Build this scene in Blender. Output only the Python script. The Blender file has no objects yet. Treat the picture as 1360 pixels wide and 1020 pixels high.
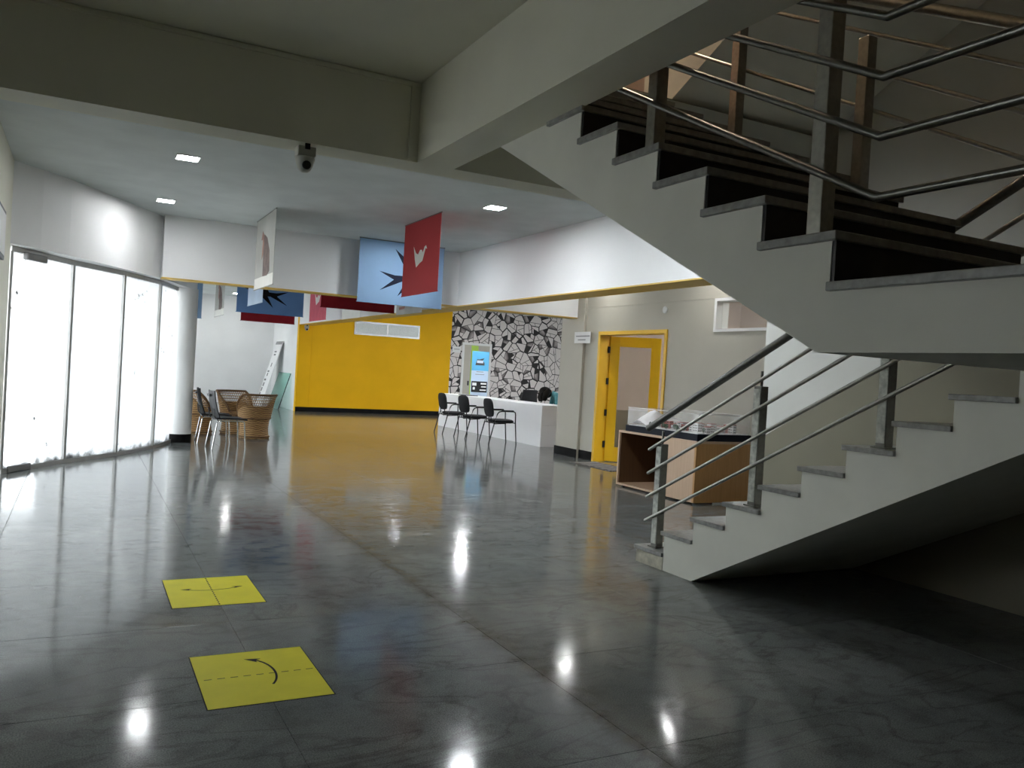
import bpy, bmesh, math, random
from mathutils import Vector, Matrix
random.seed(7)
sc = bpy.context.scene
COL = sc.collection
PI = math.pi

# ---------------------------------------------------------------- camera
YAW, PITCH, ROLL, FPX, EYE = 0.480761, -0.011446, 0.058112, 1099.418, 1.40
fw = Vector((math.sin(YAW)*math.cos(PITCH), math.cos(YAW)*math.cos(PITCH), math.sin(PITCH)))
rt = Vector((math.cos(YAW), -math.sin(YAW), 0)); up = rt.cross(fw)
c, s = math.cos(ROLL), math.sin(ROLL)
r2 = rt*c + up*s; u2 = up*c - rt*s
cam = bpy.data.cameras.new('camera'); cam_o = bpy.data.objects.new('camera', cam); COL.objects.link(cam_o)
cam.sensor_width = 36; cam.sensor_fit = 'HORIZONTAL'; cam.lens = FPX/1360*36; cam.clip_start = .05; cam.clip_end = 300
m = Matrix((r2, u2, -fw)).transposed().to_4x4(); m.translation = (0, 0, EYE); cam_o.matrix_world = m
sc.camera = cam_o

# ---------------------------------------------------------------- world, daylight, exposure
w = bpy.data.worlds.new('overcast_sky'); sc.world = w; w.use_nodes = True
bg = w.node_tree.nodes['Background']; bg.inputs[0].default_value = (.90, .96, 1, 1); bg.inputs[1].default_value = 8.0
sc.view_settings.view_transform = 'Standard'; sc.view_settings.look = 'None'
sc.view_settings.exposure = 0.12; sc.view_settings.gamma = 1; sc.view_settings.use_curve_mapping = False
LED = 165.0                                   # radiance of the ceiling panel lights
sc.cycles.use_denoising = True
sc.cycles.max_bounces = 10; sc.cycles.diffuse_bounces = 6; sc.cycles.transparent_max_bounces = 12
sc.cycles.sample_clamp_indirect = 6

# ---------------------------------------------------------------- materials
MATS = {}
def new_mat(name):
    mt = bpy.data.materials.new(name); mt.use_nodes = True; MATS[name] = mt
    nt = mt.node_tree; return mt, nt, nt.nodes['Principled BSDF']
def lk(nt, a, b): nt.links.new(a, b)
def pos_noise(nt, scale, detail=3, rough=.5, obj=False):
    if obj:
        tc = nt.nodes.new('ShaderNodeTexCoord'); out = tc.outputs['Object']
    else:
        g = nt.nodes.new('ShaderNodeNewGeometry'); out = g.outputs['Position']
    n = nt.nodes.new('ShaderNodeTexNoise'); n.inputs['Scale'].default_value = scale
    n.inputs['Detail'].default_value = detail; n.inputs['Roughness'].default_value = rough
    lk(nt, out, n.inputs['Vector']); return n
def ramp(nt, src, stops):
    r = nt.nodes.new('ShaderNodeValToRGB'); e = r.color_ramp.elements
    while len(e) < len(stops): e.new(.5)
    for el, (p, col) in zip(e, stops): el.position = p; el.color = (*col, 1) if len(col) == 3 else col
    lk(nt, src, r.inputs[0]); return r
def bump(nt, src, b, strength=.1, dist=.01):
    bp = nt.nodes.new('ShaderNodeBump'); bp.inputs['Strength'].default_value = strength; bp.inputs['Distance'].default_value = dist
    lk(nt, src, bp.inputs['Height']); lk(nt, bp.outputs[0], b.inputs['Normal'])
def plain(name, col, rough=.5, metal=0, spec=.5, var=.06, scale=6, bmp=0, bscale=60):
    mt, nt, b = new_mat(name)
    b.inputs['Roughness'].default_value = rough; b.inputs['Metallic'].default_value = metal
    b.inputs['Specular IOR Level'].default_value = spec
    n = pos_noise(nt, scale)
    lo = tuple(max(0, v*(1-var)) for v in col); hi = tuple(min(1, v*(1+var)) for v in col)
    r = ramp(nt, n.outputs['Fac'], [(.3, lo), (.7, hi)]); lk(nt, r.outputs[0], b.inputs['Base Color'])
    if bmp: bump(nt, pos_noise(nt, bscale, 2).outputs['Fac'], b, bmp, .004)
    return mt
plain('white_paint', (.82, .825, .82), .55, var=.03, scale=1.5, bmp=.05)
plain('ceiling_paint', (.66, .70, .69), .7, var=.06, scale=2.5, bmp=.12, bscale=9)
plain('header_white_lit', (.90, .905, .91), .55, var=.02, scale=1.5, bmp=.05)  # copy of the white paint, lightened to stand for stronger light on the headers
plain('stairwell_paint', (.66, .665, .63), .55, var=.03, scale=1.5, bmp=.05)
plain('cream_paint', (.76, .745, .63), .6, var=.04, scale=2, bmp=.06)
plain('stair_paint', (.76, .755, .68), .6, var=.05, scale=3, bmp=.08)
plain('beige_paint', (.50, .475, .40), .5, var=.03, scale=2)
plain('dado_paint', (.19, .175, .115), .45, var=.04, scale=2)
plain('brown_paint', (.23, .19, .13), .5, var=.04)
plain('pink_paint', (.66, .53, .46), .5, var=.03)
plain('yellow_paint', (.80, .44, .006), .6, spec=.15, var=.04, scale=2)
plain('yellow_trim', (.76, .50, .10), .5, var=.04)
plain('yellow_wood', (.84, .50, .012), .35, var=.03)
plain('yellow_vinyl', (.80, .72, .045), .5, spec=.1, var=.05)
plain('black_print', (.010, .010, .011), .6, spec=.05, var=0)
plain('black_plastic', (.010, .011, .013), .45, spec=.3, var=.2)
plain('black_fabric', (.009, .009, .011), .9, var=.3, bmp=.3, bscale=400)
plain('dark_plastic', (.05, .055, .06), .4, var=.1)
plain('black_tile', (.009, .009, .009), .5, spec=.05, var=.3)
plain('black_granite', (.008, .008, .009), .35, var=.5, scale=25)
plain('tread_stone', (.27, .27, .255), .35, var=.22, scale=30)
plain('plinth_cement', (.55, .52, .42), .8, var=.25, scale=14, bmp=.4, bscale=60)
plain('counter_white', (.90, .905, .92), .3, var=.01)
plain('pvc_white', (.80, .80, .79), .4, var=.02)
plain('paper_white', (.80, .80, .80), .7, var=.02)
plain('paper_grey', (.28, .28, .29), .7, var=.05)
plain('skin', (.36, .21, .14), .5, var=.05)
plain('hair', (.008, .007, .006), .6, spec=.08, var=.3)
plain('teal_cloth', (.10, .30, .33), .8, var=.2, scale=25)
plain('dark_cloth', (.015, .014, .02), .85, var=.2)
plain('banner_blue', (.24, .37, .55), .7, spec=.1, var=.06, scale=1.2)
plain('banner_deep_blue', (.13, .24, .46), .7, spec=.1, var=.06, scale=1.2)
plain('banner_navy', (.015, .018, .035), .7, spec=.1, var=.1)
plain('banner_red', (.45, .055, .06), .7, spec=.1, var=.06, scale=1.2)
plain('banner_red_shaded', (.22, .012, .018), .7, spec=.1, var=.06)  # darker copy of the red cloth, shadow of its back put into the colour
plain('banner_pink', (.62, .13, .17), .7, spec=.1, var=.06)
plain('banner_white', (.44, .44, .41), .7, spec=.1, var=.08, scale=2.5)
plain('banner_pale', (.78, .77, .72), .7, spec=.1, var=.03)
plain('figure_brown', (.16, .115, .10), .6, var=.35, scale=9)
plain('figure_rust', (.33, .17, .13), .6, var=.3, scale=9)
plain('lime', (.42, .66, .04), .4, var=.02)
plain('sky_blue', (.10, .42, .70), .5, var=.12, scale=2)
plain('pale_blue', (.50, .62, .78), .5, var=.08, scale=2)
plain('model_white', (.80, .79, .80), .6, var=.06, scale=30)
plain('model_red', (.42, .10, .085), .6, var=.1)
plain('model_green', (.05, .09, .05), .8, var=.5, scale=60)
plain('navy_board', (.014, .016, .024), .5, spec=.1, var=.1)
plain('paving', (.52, .50, .48), .8, var=.12, scale=1.5)
plain('parapet_paint', (.72, .60, .56), .7, var=.1, scale=2)
plain('grey_metal', (.24, .24, .24), .4, metal=.6, var=.1)
plain('cctv_white', (.42, .42, .38), .4, var=.05)
plain('mat_fibre', (.09, .085, .08), .9, var=.8, scale=22)
plain('aluminium', (.42, .42, .41), .35, metal=.7, var=.1)

def steel(name, base, rough, film=0):
    mt, nt, b = new_mat(name)
    b.inputs['Metallic'].default_value = 1; b.inputs['Roughness'].default_value = rough
    n = pos_noise(nt, 40, 4); r = ramp(nt, n.outputs['Fac'], [(.3, tuple(v*.75 for v in base)), (.75, base)])
    lk(nt, r.outputs[0], b.inputs['Base Color'])
    return mt
steel('brushed_steel', (.46, .45, .41), .30); steel('dark_steel', (.17, .17, .155), .33); steel('chrome', (.80, .80, .78), .12)
plain('film_wrap', (.50, .51, .46), .3, var=.35, scale=28)

def wood(name, a, b_, rough=.4):
    mt, nt, b = new_mat(name); b.inputs['Roughness'].default_value = rough
    g = nt.nodes.new('ShaderNodeNewGeometry'); mp = nt.nodes.new('ShaderNodeMapping'); mp.inputs['Scale'].default_value = (18, 18, 1.2)
    lk(nt, g.outputs['Position'], mp.inputs[0]); n = nt.nodes.new('ShaderNodeTexNoise'); n.inputs['Scale'].default_value = 2; n.inputs['Detail'].default_value = 5
    lk(nt, mp.outputs[0], n.inputs['Vector']); r = ramp(nt, n.outputs['Fac'], [(.3, a), (.7, b_)]); lk(nt, r.outputs[0], b.inputs['Base Color'])
wood('laminate_brown', (.42, .22, .075), (.50, .27, .10)); wood('laminate_shade', (.10, .05, .025), (.13, .065, .03)); wood('laminate_lit', (.52, .36, .24), (.58, .41, .28))  # lightest copy carries window light, darkest one the shade of the knee space

def emit(name, col, st):
    mt, nt, b = new_mat(name); b.inputs['Base Color'].default_value = (.8, .8, .8, 1)
    b.inputs['Emission Color'].default_value = (*col, 1); b.inputs['Emission Strength'].default_value = st
emit('led_cool', (.92, .97, 1), LED); emit('led_warm', (1, .78, .58), 220.0); emit('led_dim', (.96, .98, 1), LED*.8); emit('led_room', (.97, .98, 1), LED*2.4); emit('led_door', (.98, .98, .97), LED*.6); emit('led_mid', (.92, .97, 1), LED*1.6)

def granite():
    mt, nt, b = new_mat('floor_granite')
    g = nt.nodes.new('ShaderNodeNewGeometry'); oi = nt.nodes.new('ShaderNodeObjectInfo')
    sp = pos_noise(nt, 170, 3, .7); cl = pos_noise(nt, 1.1, 5, .62); mid = pos_noise(nt, 7, 4, .65)
    # veins: stretched, warped noise that starts anew on each slab
    add = nt.nodes.new('ShaderNodeVectorMath'); add.operation = 'ADD'
    sc3 = nt.nodes.new('ShaderNodeVectorMath'); sc3.operation = 'SCALE'; sc3.inputs['Scale'].default_value = 37
    cmb = nt.nodes.new('ShaderNodeCombineXYZ'); lk(nt, oi.outputs['Random'], cmb.inputs[0]); lk(nt, oi.outputs['Random'], cmb.inputs[1])
    lk(nt, cmb.outputs[0], sc3.inputs[0]); lk(nt, g.outputs['Position'], add.inputs[0]); lk(nt, sc3.outputs[0], add.inputs[1])
    mp = nt.nodes.new('ShaderNodeMapping'); mp.inputs['Rotation'].default_value = (0, 0, .6); mp.inputs['Scale'].default_value = (.9, 2.6, 1)
    lk(nt, add.outputs[0], mp.inputs[0])
    vn = nt.nodes.new('ShaderNodeTexNoise'); vn.inputs['Scale'].default_value = .9; vn.inputs['Detail'].default_value = 6; vn.inputs['Distortion'].default_value = 1.6
    lk(nt, mp.outputs[0], vn.inputs['Vector'])
    vein = ramp(nt, vn.outputs['Fac'], [(.47, (1, 1, 1)), (.495, (.62, .60, .58)), (.52, (1, 1, 1))])
    base = ramp(nt, cl.outputs['Fac'], [(.3, (.115, .125, .125)), (.55, (.17, .18, .175)), (.75, (.24, .25, .24))])
    tone = nt.nodes.new('ShaderNodeMapRange'); tone.inputs['To Min'].default_value = 1.0; tone.inputs['To Max'].default_value = 1.14
    lk(nt, oi.outputs['Random'], tone.inputs['Value'])
    spk = ramp(nt, sp.outputs['Fac'], [(.35, (.55, .55, .55)), (.65, (1.35, 1.35, 1.35))])
    def mul(a, b2, fac=1.0):
        mx = nt.nodes.new('ShaderNodeMix'); mx.data_type = 'RGBA'; mx.blend_type = 'MULTIPLY'; mx.inputs['Factor'].default_value = fac
        lk(nt, a, mx.inputs['A']); lk(nt, b2, mx.inputs['B']); return mx.outputs['Result']
    o = mul(base.outputs[0], spk.outputs[0]); o = mul(o, vein.outputs[0], .7)
    st = ramp(nt, mid.outputs['Fac'], [(.36, (.70, .68, .66)), (.52, (1, 1, 1))]); o = mul(o, st.outputs[0], .7)
    # brown traffic stain along one joint
    sx = nt.nodes.new('ShaderNodeSeparateXYZ'); lk(nt, g.outputs['Position'], sx.inputs[0])
    d1 = nt.nodes.new('ShaderNodeMath'); d1.operation = 'SUBTRACT'; lk(nt, sx.outputs[0], d1.inputs[0]); d1.inputs[1].default_value = 1.99
    d2 = nt.nodes.new('ShaderNodeMath'); d2.operation = 'ABSOLUTE'; lk(nt, d1.outputs[0], d2.inputs[0])
    d3 = nt.nodes.new('ShaderNodeMath'); d3.operation = 'MULTIPLY_ADD'; lk(nt, mid.outputs['Fac'], d3.inputs[0]); d3.inputs[1].default_value = .22; lk(nt, d2.outputs[0], d3.inputs[2])
    stn = ramp(nt, d3.outputs[0], [(.09, (.45, .40, .36)), (.19, (1, 1, 1))]); o = mul(o, stn.outputs[0], .8)
    vm = nt.nodes.new('ShaderNodeVectorMath'); vm.operation = 'SCALE'; lk(nt, o, vm.inputs[0]); lk(nt, tone.outputs[0], vm.inputs['Scale'])
    lk(nt, vm.outputs[0], b.inputs['Base Color'])
    rr = nt.nodes.new('ShaderNodeMapRange'); rr.inputs['From Min'].default_value = .3; rr.inputs['From Max'].default_value = .7
    rr.inputs['To Min'].default_value = .08; rr.inputs['To Max'].default_value = .15; b.inputs['IOR'].default_value = 1.30; b.inputs['Specular IOR Level'].default_value = .36; b.inputs['Coat Weight'].default_value = .06; b.inputs['Coat IOR'].default_value = 1.3; b.inputs['Coat Roughness'].default_value = .03
    lk(nt, mid.outputs['Fac'], rr.inputs['Value']); lk(nt, rr.outputs[0], b.inputs['Roughness'])
    bump(nt, pos_noise(nt, 1.6, 2).outputs['Fac'], b, .02, .02)
granite()
plain('floor_grout', (.12, .115, .105), .7, var=.3)

def wallpaper():
    mt, nt, b = new_mat('shard_wallpaper'); b.inputs['Roughness'].default_value = .6
    g = nt.nodes.new('ShaderNodeNewGeometry'); sep = nt.nodes.new('ShaderNodeSeparateXYZ'); cmb = nt.nodes.new('ShaderNodeCombineXYZ')
    lk(nt, g.outputs['Position'], sep.inputs[0]); lk(nt, sep.outputs[0], cmb.inputs[0]); lk(nt, sep.outputs[2], cmb.inputs[1])
    def vor(feature, scale, metric='EUCLIDEAN'):
        v = nt.nodes.new('ShaderNodeTexVoronoi'); v.voronoi_dimensions = '2D'; v.feature = feature
        if feature != 'DISTANCE_TO_EDGE': v.distance = metric
        v.inputs['Scale'].default_value = scale; v.inputs['Randomness'].default_value = 1
        lk(nt, cmb.outputs[0], v.inputs['Vector']); return v
    def mt_(op, a, b2=None, c2=None):
        n = nt.nodes.new('ShaderNodeMath'); n.operation = op
        for k, v in enumerate((a, b2, c2)):
            if v is None: continue
            if isinstance(v, (int, float)): n.inputs[k].default_value = v
            else: lk(nt, v, n.inputs[k])
        return n.outputs[0]
    def vm_(op, a, b2=None, sc=None):
        n = nt.nodes.new('ShaderNodeVectorMath'); n.operation = op; lk(nt, a, n.inputs[0])
        if b2 is not None:
            if isinstance(b2, tuple): n.inputs[1].default_value = b2
            else: lk(nt, b2, n.inputs[1])
        if sc is not None: n.inputs['Scale'].default_value = sc
        return n.outputs[0]
    e = vor('DISTANCE_TO_EDGE', 3.3); f = vor('F1', 3.3)
    sc_ = nt.nodes.new('ShaderNodeSeparateColor'); lk(nt, f.outputs['Color'], sc_.inputs[0]); R_, G_, B_ = sc_.outputs[0], sc_.outputs[1], sc_.outputs[2]
    d = nt.nodes.new('ShaderNodeSeparateXYZ'); lk(nt, vm_('SUBTRACT', cmb.outputs[0], f.outputs['Position']), d.inputs[0])
    def half(off):                                    # signed distance to a straight cut through the cell
        th = mt_('MULTIPLY_ADD', R_, 6.283, off)
        return mt_('ADD', mt_('MULTIPLY', d.outputs[0], mt_('COSINE', th)), mt_('MULTIPLY', d.outputs[1], mt_('SINE', th)))
    s1, s2, s3 = half(0), half(2.0), half(4.1)
    A_ = mt_('GREATER_THAN', s1, .0); B2 = mt_('MULTIPLY', mt_('LESS_THAN', s1, .0), mt_('GREATER_THAN', s2, .02))
    C_ = mt_('MULTIPLY', mt_('LESS_THAN', s1, 0.0), mt_('LESS_THAN', s2, .02))
    edge = mt_('LESS_THAN', e.outputs['Distance'], mt_('MULTIPLY_ADD', G_, .075, .012))
    crease = mt_('MINIMUM', mt_('ABSOLUTE', s1), mt_('MAXIMUM', mt_('ABSOLUTE', mt_('SUBTRACT', s2, .02)), mt_('MULTIPLY', A_, 9)))
    black = mt_('MAXIMUM', mt_('MAXIMUM', edge, mt_('LESS_THAN', crease, .007)), mt_('MULTIPLY', C_, mt_('GREATER_THAN', G_, .55)))
    grey = mt_('MULTIPLY', B2, mt_('GREATER_THAN', B_, .60))
    m0 = nt.nodes.new('ShaderNodeMix'); m0.data_type = 'RGBA'; lk(nt, grey, m0.inputs['Factor']); m0.inputs['A'].default_value = (.72, .67, .65, 1)
    gr = ramp(nt, e.outputs['Distance'], [(0, (.04, .03, .03)), (.35, (.40, .35, .34))]); lk(nt, gr.outputs[0], m0.inputs['B'])
    mx = nt.nodes.new('ShaderNodeMix'); mx.data_type = 'RGBA'; lk(nt, black, mx.inputs['Factor']); lk(nt, m0.outputs['Result'], mx.inputs['A'])
    mx.inputs['B'].default_value = (.012, .009, .009, 1); lk(nt, mx.outputs['Result'], b.inputs['Base Color'])
wallpaper()

def pane_mat(name, transp, col=(1, 1, 1), dirt=0.0, gloss=.06, tint=(1, 1, 1)):
    mt = bpy.data.materials.new(name); mt.use_nodes = True; MATS[name] = mt; nt = mt.node_tree; nt.nodes.clear()
    out = nt.nodes.new('ShaderNodeOutputMaterial'); tr = nt.nodes.new('ShaderNodeBsdfTransparent'); tr.inputs[0].default_value = (*tint, 1)
    tl = nt.nodes.new('ShaderNodeBsdfTranslucent'); tl.inputs[0].default_value = (*col, 1)
    gl = nt.nodes.new('ShaderNodeBsdfGlossy'); gl.inputs['Roughness'].default_value = .05
    m1 = nt.nodes.new('ShaderNodeMixShader'); m1.inputs[0].default_value = 1-transp; lk(nt, tr.outputs[0], m1.inputs[1]); lk(nt, tl.outputs[0], m1.inputs[2])
    m2 = nt.nodes.new('ShaderNodeMixShader'); m2.inputs[0].default_value = gloss; lk(nt, m1.outputs[0], m2.inputs[1]); lk(nt, gl.outputs[0], m2.inputs[2])
    last = m2
    if dirt:
        df = nt.nodes.new('ShaderNodeBsdfDiffuse'); df.inputs[0].default_value = (.10, .10, .10, 1)
        n1 = pos_noise(nt, 13, 3, .55); n2 = pos_noise(nt, 1.1, 2)
        a = ramp(nt, n1.outputs['Fac'], [(.64, (0, 0, 0)), (.67, (1, 1, 1))]); b2 = ramp(nt, n2.outputs['Fac'], [(.60, (0, 0, 0)), (.66, (1, 1, 1))])
        mm = nt.nodes.new('ShaderNodeMath'); mm.operation = 'MULTIPLY'; lk(nt, a.outputs[0], mm.inputs[0]); lk(nt, b2.outputs[0], mm.inputs[1])
        m3 = nt.nodes.new('ShaderNodeMath'); m3.operation = 'MULTIPLY'; m3.inputs[1].default_value = dirt; lk(nt, mm.outputs[0], m3.inputs[0])
        # splash grime on the lowest hand of the sheet
        g = nt.nodes.new('ShaderNodeNewGeometry'); sp = nt.nodes.new('ShaderNodeSeparateXYZ'); lk(nt, g.outputs['Position'], sp.inputs[0])
        n3 = pos_noise(nt, 9, 5, .7); ad = nt.nodes.new('ShaderNodeMath'); ad.operation = 'MULTIPLY_ADD'; ad.inputs[1].default_value = .35; ad.inputs[2].default_value = -.10
        lk(nt, n3.outputs['Fac'], ad.inputs[0]); ls = nt.nodes.new('ShaderNodeMath'); ls.operation = 'SUBTRACT'; lk(nt, ad.outputs[0], ls.inputs[0]); lk(nt, sp.outputs[2], ls.inputs[1])
        mr = nt.nodes.new('ShaderNodeMapRange'); mr.inputs['From Min'].default_value = -.03; mr.inputs['From Max'].default_value = .06; mr.inputs['To Max'].default_value = dirt*.9
        lk(nt, ls.outputs[0], mr.inputs['Value']); mxx = nt.nodes.new('ShaderNodeMath'); mxx.operation = 'MAXIMUM'; lk(nt, m3.outputs[0], mxx.inputs[0]); lk(nt, mr.outputs[0], mxx.inputs[1])
        ms = nt.nodes.new('ShaderNodeMixShader'); lk(nt, mxx.outputs[0], ms.inputs[0]); lk(nt, m2.outputs[0], ms.inputs[1]); lk(nt, df.outputs[0], ms.inputs[2]); last = ms
    lk(nt, last.outputs[0], out.inputs[0])
pane_mat('facade_glass', .62, (.95, .97, 1), dirt=.985)
pane_mat('acrylic', .93, gloss=.07)
pane_mat('door_glass', .93, gloss=.05, tint=(.93, .95, .93))
pane_mat('green_glass', .70, (.80, .92, .89), gloss=.08, tint=(.80, .93, .90))
pane_mat('tinted_sheet', .5, (.6, .6, .7), gloss=.06, tint=(.7, .7, .8))
mt, nt, b = new_mat('frosted_pane'); b.inputs['Base Color'].default_value = (.66, .72, .71, 1); b.inputs['Roughness'].default_value = .35
lk(nt, ramp(nt, pos_noise(nt, 30, 2).outputs['Fac'], [(.3, (.62, .69, .68)), (.7, (.72, .77, .76))]).outputs[0], b.inputs['Base Color'])
mt, nt, b = new_mat('wicker'); b.inputs['Roughness'].default_value = .65
tc = nt.nodes.new('ShaderNodeTexCoord'); wv = nt.nodes.new('ShaderNodeTexWave'); wv.inputs['Scale'].default_value = 9; wv.inputs['Distortion'].default_value = 6; wv.inputs['Detail'].default_value = 3; wv.bands_direction = 'Z'
lk(nt, tc.outputs['Object'], wv.inputs['Vector']); rr = ramp(nt, wv.outputs['Fac'], [(0, (.17, .085, .03)), (.5, (.36, .20, .075)), (1, (.47, .29, .12))])
lk(nt, rr.outputs[0], b.inputs['Base Color']); bump(nt, wv.outputs['Fac'], b, .6, .006)
plain('wicker_rim', (.15, .075, .026), .6, var=.3, scale=40)

# ---------------------------------------------------------------- mesh helpers
def wloc(o):
    v = Vector((0, 0, 0))
    while o: v += o.location; o = o.parent
    return v
class MB:
    def __init__(s): s.v = []; s.f = []
    def add(s, vs, fs, M=None):
        n = len(s.v); s.v += [tuple(M @ Vector(p)) if M else tuple(p) for p in vs]; s.f += [tuple(i+n for i in q) for q in fs]; return s
    def box(s, x0, x1, y0, y1, z0, z1, M=None):
        vs = [(x, y, z) for z in (z0, z1) for y in (y0, y1) for x in (x0, x1)]
        return s.add(vs, [(0, 2, 3, 1), (4, 5, 7, 6), (0, 1, 5, 4), (2, 6, 7, 3), (0, 4, 6, 2), (1, 3, 7, 5)], M)
    def prism(s, poly, a, b2, axis='x', M=None):       # polygon in the two other axes, extruded from a to b2
        n = len(poly); mk = {'x': lambda p, t: (t, p[0], p[1]), 'y': lambda p, t: (p[0], t, p[1]), 'z': lambda p, t: (p[0], p[1], t)}[axis]
        vs = [mk(p, a) for p in poly]+[mk(p, b2) for p in poly]
        fs = [tuple(range(n))[::-1], tuple(range(n, 2*n))]+[(i, (i+1) % n, n+(i+1) % n, n+i) for i in range(n)]
        return s.add(vs, fs, M)
    def tube(s, pts, r, n=10, M=None):
        pts = [Vector(p) for p in pts]; rs = r if isinstance(r, (list, tuple)) else [r]*len(pts); vs = []; fs = []
        for i, p in enumerate(pts):
            if i == 0: t = pts[1]-p
            elif i == len(pts)-1: t = p-pts[i-1]
            else: t = (p-pts[i-1]).normalized()+(pts[i+1]-p).normalized()
            if t.length < 1e-6: t = Vector((0, 0, 1))
            t.normalize(); a = t.cross(Vector((0, 0, 1)) if abs(t.z) < .9 else Vector((1, 0, 0))).normalized(); b2 = t.cross(a)
            k = 1.0
            if 0 < i < len(pts)-1:
                cs = (p-pts[i-1]).normalized().dot(t); k = 1/max(.5, cs)
            for j in range(n):
                an = 2*PI*j/n; vs.append(p+(a*math.cos(an)+b2*math.sin(an))*rs[i])
        for i in range(len(pts)-1):
            for j in range(n): fs.append((i*n+j, i*n+(j+1) % n, (i+1)*n+(j+1) % n, (i+1)*n+j))
        fs.append(tuple(range(n))[::-1]); fs.append(tuple(range((len(pts)-1)*n, len(pts)*n)))
        return s.add(vs, fs, M)
    def lathe(s, prof, n=24, a0=0, a1=2*PI, M=None, sx=1, sy=1):
        full = abs(a1-a0-2*PI) < 1e-6; k = n if full else n+1; vs = []; fs = []
        for (r, z) in prof:
            for j in range(k):
                an = a0+(a1-a0)*j/n; vs.append((r*math.cos(an)*sx, r*math.sin(an)*sy, z))
        for i in range(len(prof)-1):
            for j in range(n):
                j2 = (j+1) % k; fs.append((i*k+j, i*k+j2, (i+1)*k+j2, (i+1)*k+j))
        if full:
            fs.append(tuple(range(k))[::-1]); fs.append(tuple(range((len(prof)-1)*k, len(prof)*k)))
        return s.add(vs, fs, M)
    def sheet(s, grid, th=.01, M=None):               # a curved sheet of thickness th from a grid of points
        R, Cn = len(grid), len(grid[0]); P = [[Vector(p) for p in row] for row in grid]; N = []
        for i in range(R):
            for j in range(Cn):
                du = P[min(i+1, R-1)][j]-P[max(i-1, 0)][j]; dv = P[i][min(j+1, Cn-1)]-P[i][max(j-1, 0)]
                N.append(du.cross(dv).normalized()*th/2)
        fl = [p for row in P for p in row]; vs = [p+q for p, q in zip(fl, N)]+[p-q for p, q in zip(fl, N)]; fs = []; o = R*Cn
        for i in range(R-1):
            for j in range(Cn-1):
                a, b2, c2, d = i*Cn+j, i*Cn+j+1, (i+1)*Cn+j+1, (i+1)*Cn+j; fs += [(a, b2, c2, d), (o+a, o+d, o+c2, o+b2)]
        for j in range(Cn-1): fs += [(j+1, j, o+j, o+j+1), ((R-1)*Cn+j, (R-1)*Cn+j+1, o+(R-1)*Cn+j+1, o+(R-1)*Cn+j)]
        for i in range(R-1): fs += [(i*Cn, (i+1)*Cn, o+(i+1)*Cn, o+i*Cn), ((i+1)*Cn+Cn-1, i*Cn+Cn-1, o+i*Cn+Cn-1, o+(i+1)*Cn+Cn-1)]
        return s.add(vs, fs, M)
    def build(s, name, mat, parent=None, world=True, bevel=0, smooth=False):
        vs = [Vector(p) for p in s.v]
        if parent is not None: org = wloc(parent) if world else Vector((0, 0, 0)); loc = Vector((0, 0, 0))
        else:
            lo = [min(p[i] for p in vs) for i in range(3)]; hi = [max(p[i] for p in vs) for i in range(3)]
            org = Vector(((lo[0]+hi[0])/2, (lo[1]+hi[1])/2, lo[2])); loc = org
        me = bpy.data.meshes.new(name); me.from_pydata([tuple(p-org) for p in vs], [], s.f)
        bm = bmesh.new(); bm.from_mesh(me); bmesh.ops.recalc_face_normals(bm, faces=bm.faces)
        if bevel:
            bmesh.ops.bevel(bm, geom=[e for e in bm.edges if e.is_manifold and e.calc_face_angle(0) > .5], offset=bevel, segments=2, affect='EDGES', profile=.5, clamp_overlap=True)
        bm.to_mesh(me); bm.free()
        if smooth:
            for p in me.polygons: p.use_smooth = True
            me.set_sharp_from_angle(angle=math.radians(40))
        me.materials.append(MATS[mat]); o = bpy.data.objects.new(name, me); COL.objects.link(o); o.parent = parent; o.location = loc
        return o
def tag(o, label=None, cat=None, group=None, kind=None):
    if label: o['label'] = label
    if cat: o['category'] = cat
    if group: o['group'] = group
    if kind: o['kind'] = kind
    return o
def thing(name, label, cat, loc=(0, 0, 0), rz=0, group=None):
    o = bpy.data.objects.new(name, None); COL.objects.link(o); o.location = loc; o.rotation_euler = (0, 0, rz); o.empty_display_size = .1
    return tag(o, label, cat, group)
def struct(mb, name, mat, label=None, **k): return tag(mb.build(name, mat, **k), label=label, kind='structure')
def copy_tree(o, parent=None):
    c2 = o.copy(); COL.objects.link(c2); c2.parent = parent
    for ch in list(o.children): copy_tree(ch, c2)
    return c2
def RZ(a, loc=(0, 0, 0)): return Matrix.Translation(loc) @ Matrix.Rotation(a, 4, 'Z')

# ---------------------------------------------------------------- key dimensions (metres)
ZC, ZN, ZB = 3.35, 3.246, 2.735          # lit ceiling, near ceiling, underside of near beams
YB = 5.09                                # near face of the cross beam
HX, HZ, HY = 5.46, 2.48, 12.58           # long header: left face, underside; cross header: near face
YW, YF = 23.73, 27.2                     # yellow wall, far white wall
DX = 7.85                                # beige wall with the door
SX = 5.60                                # stairwell wall
UX0, UX1 = 2.13, 3.64                    # upper flight sides
LX0 = 3.93                               # lower flight near side
LAND = 1.757

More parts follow.
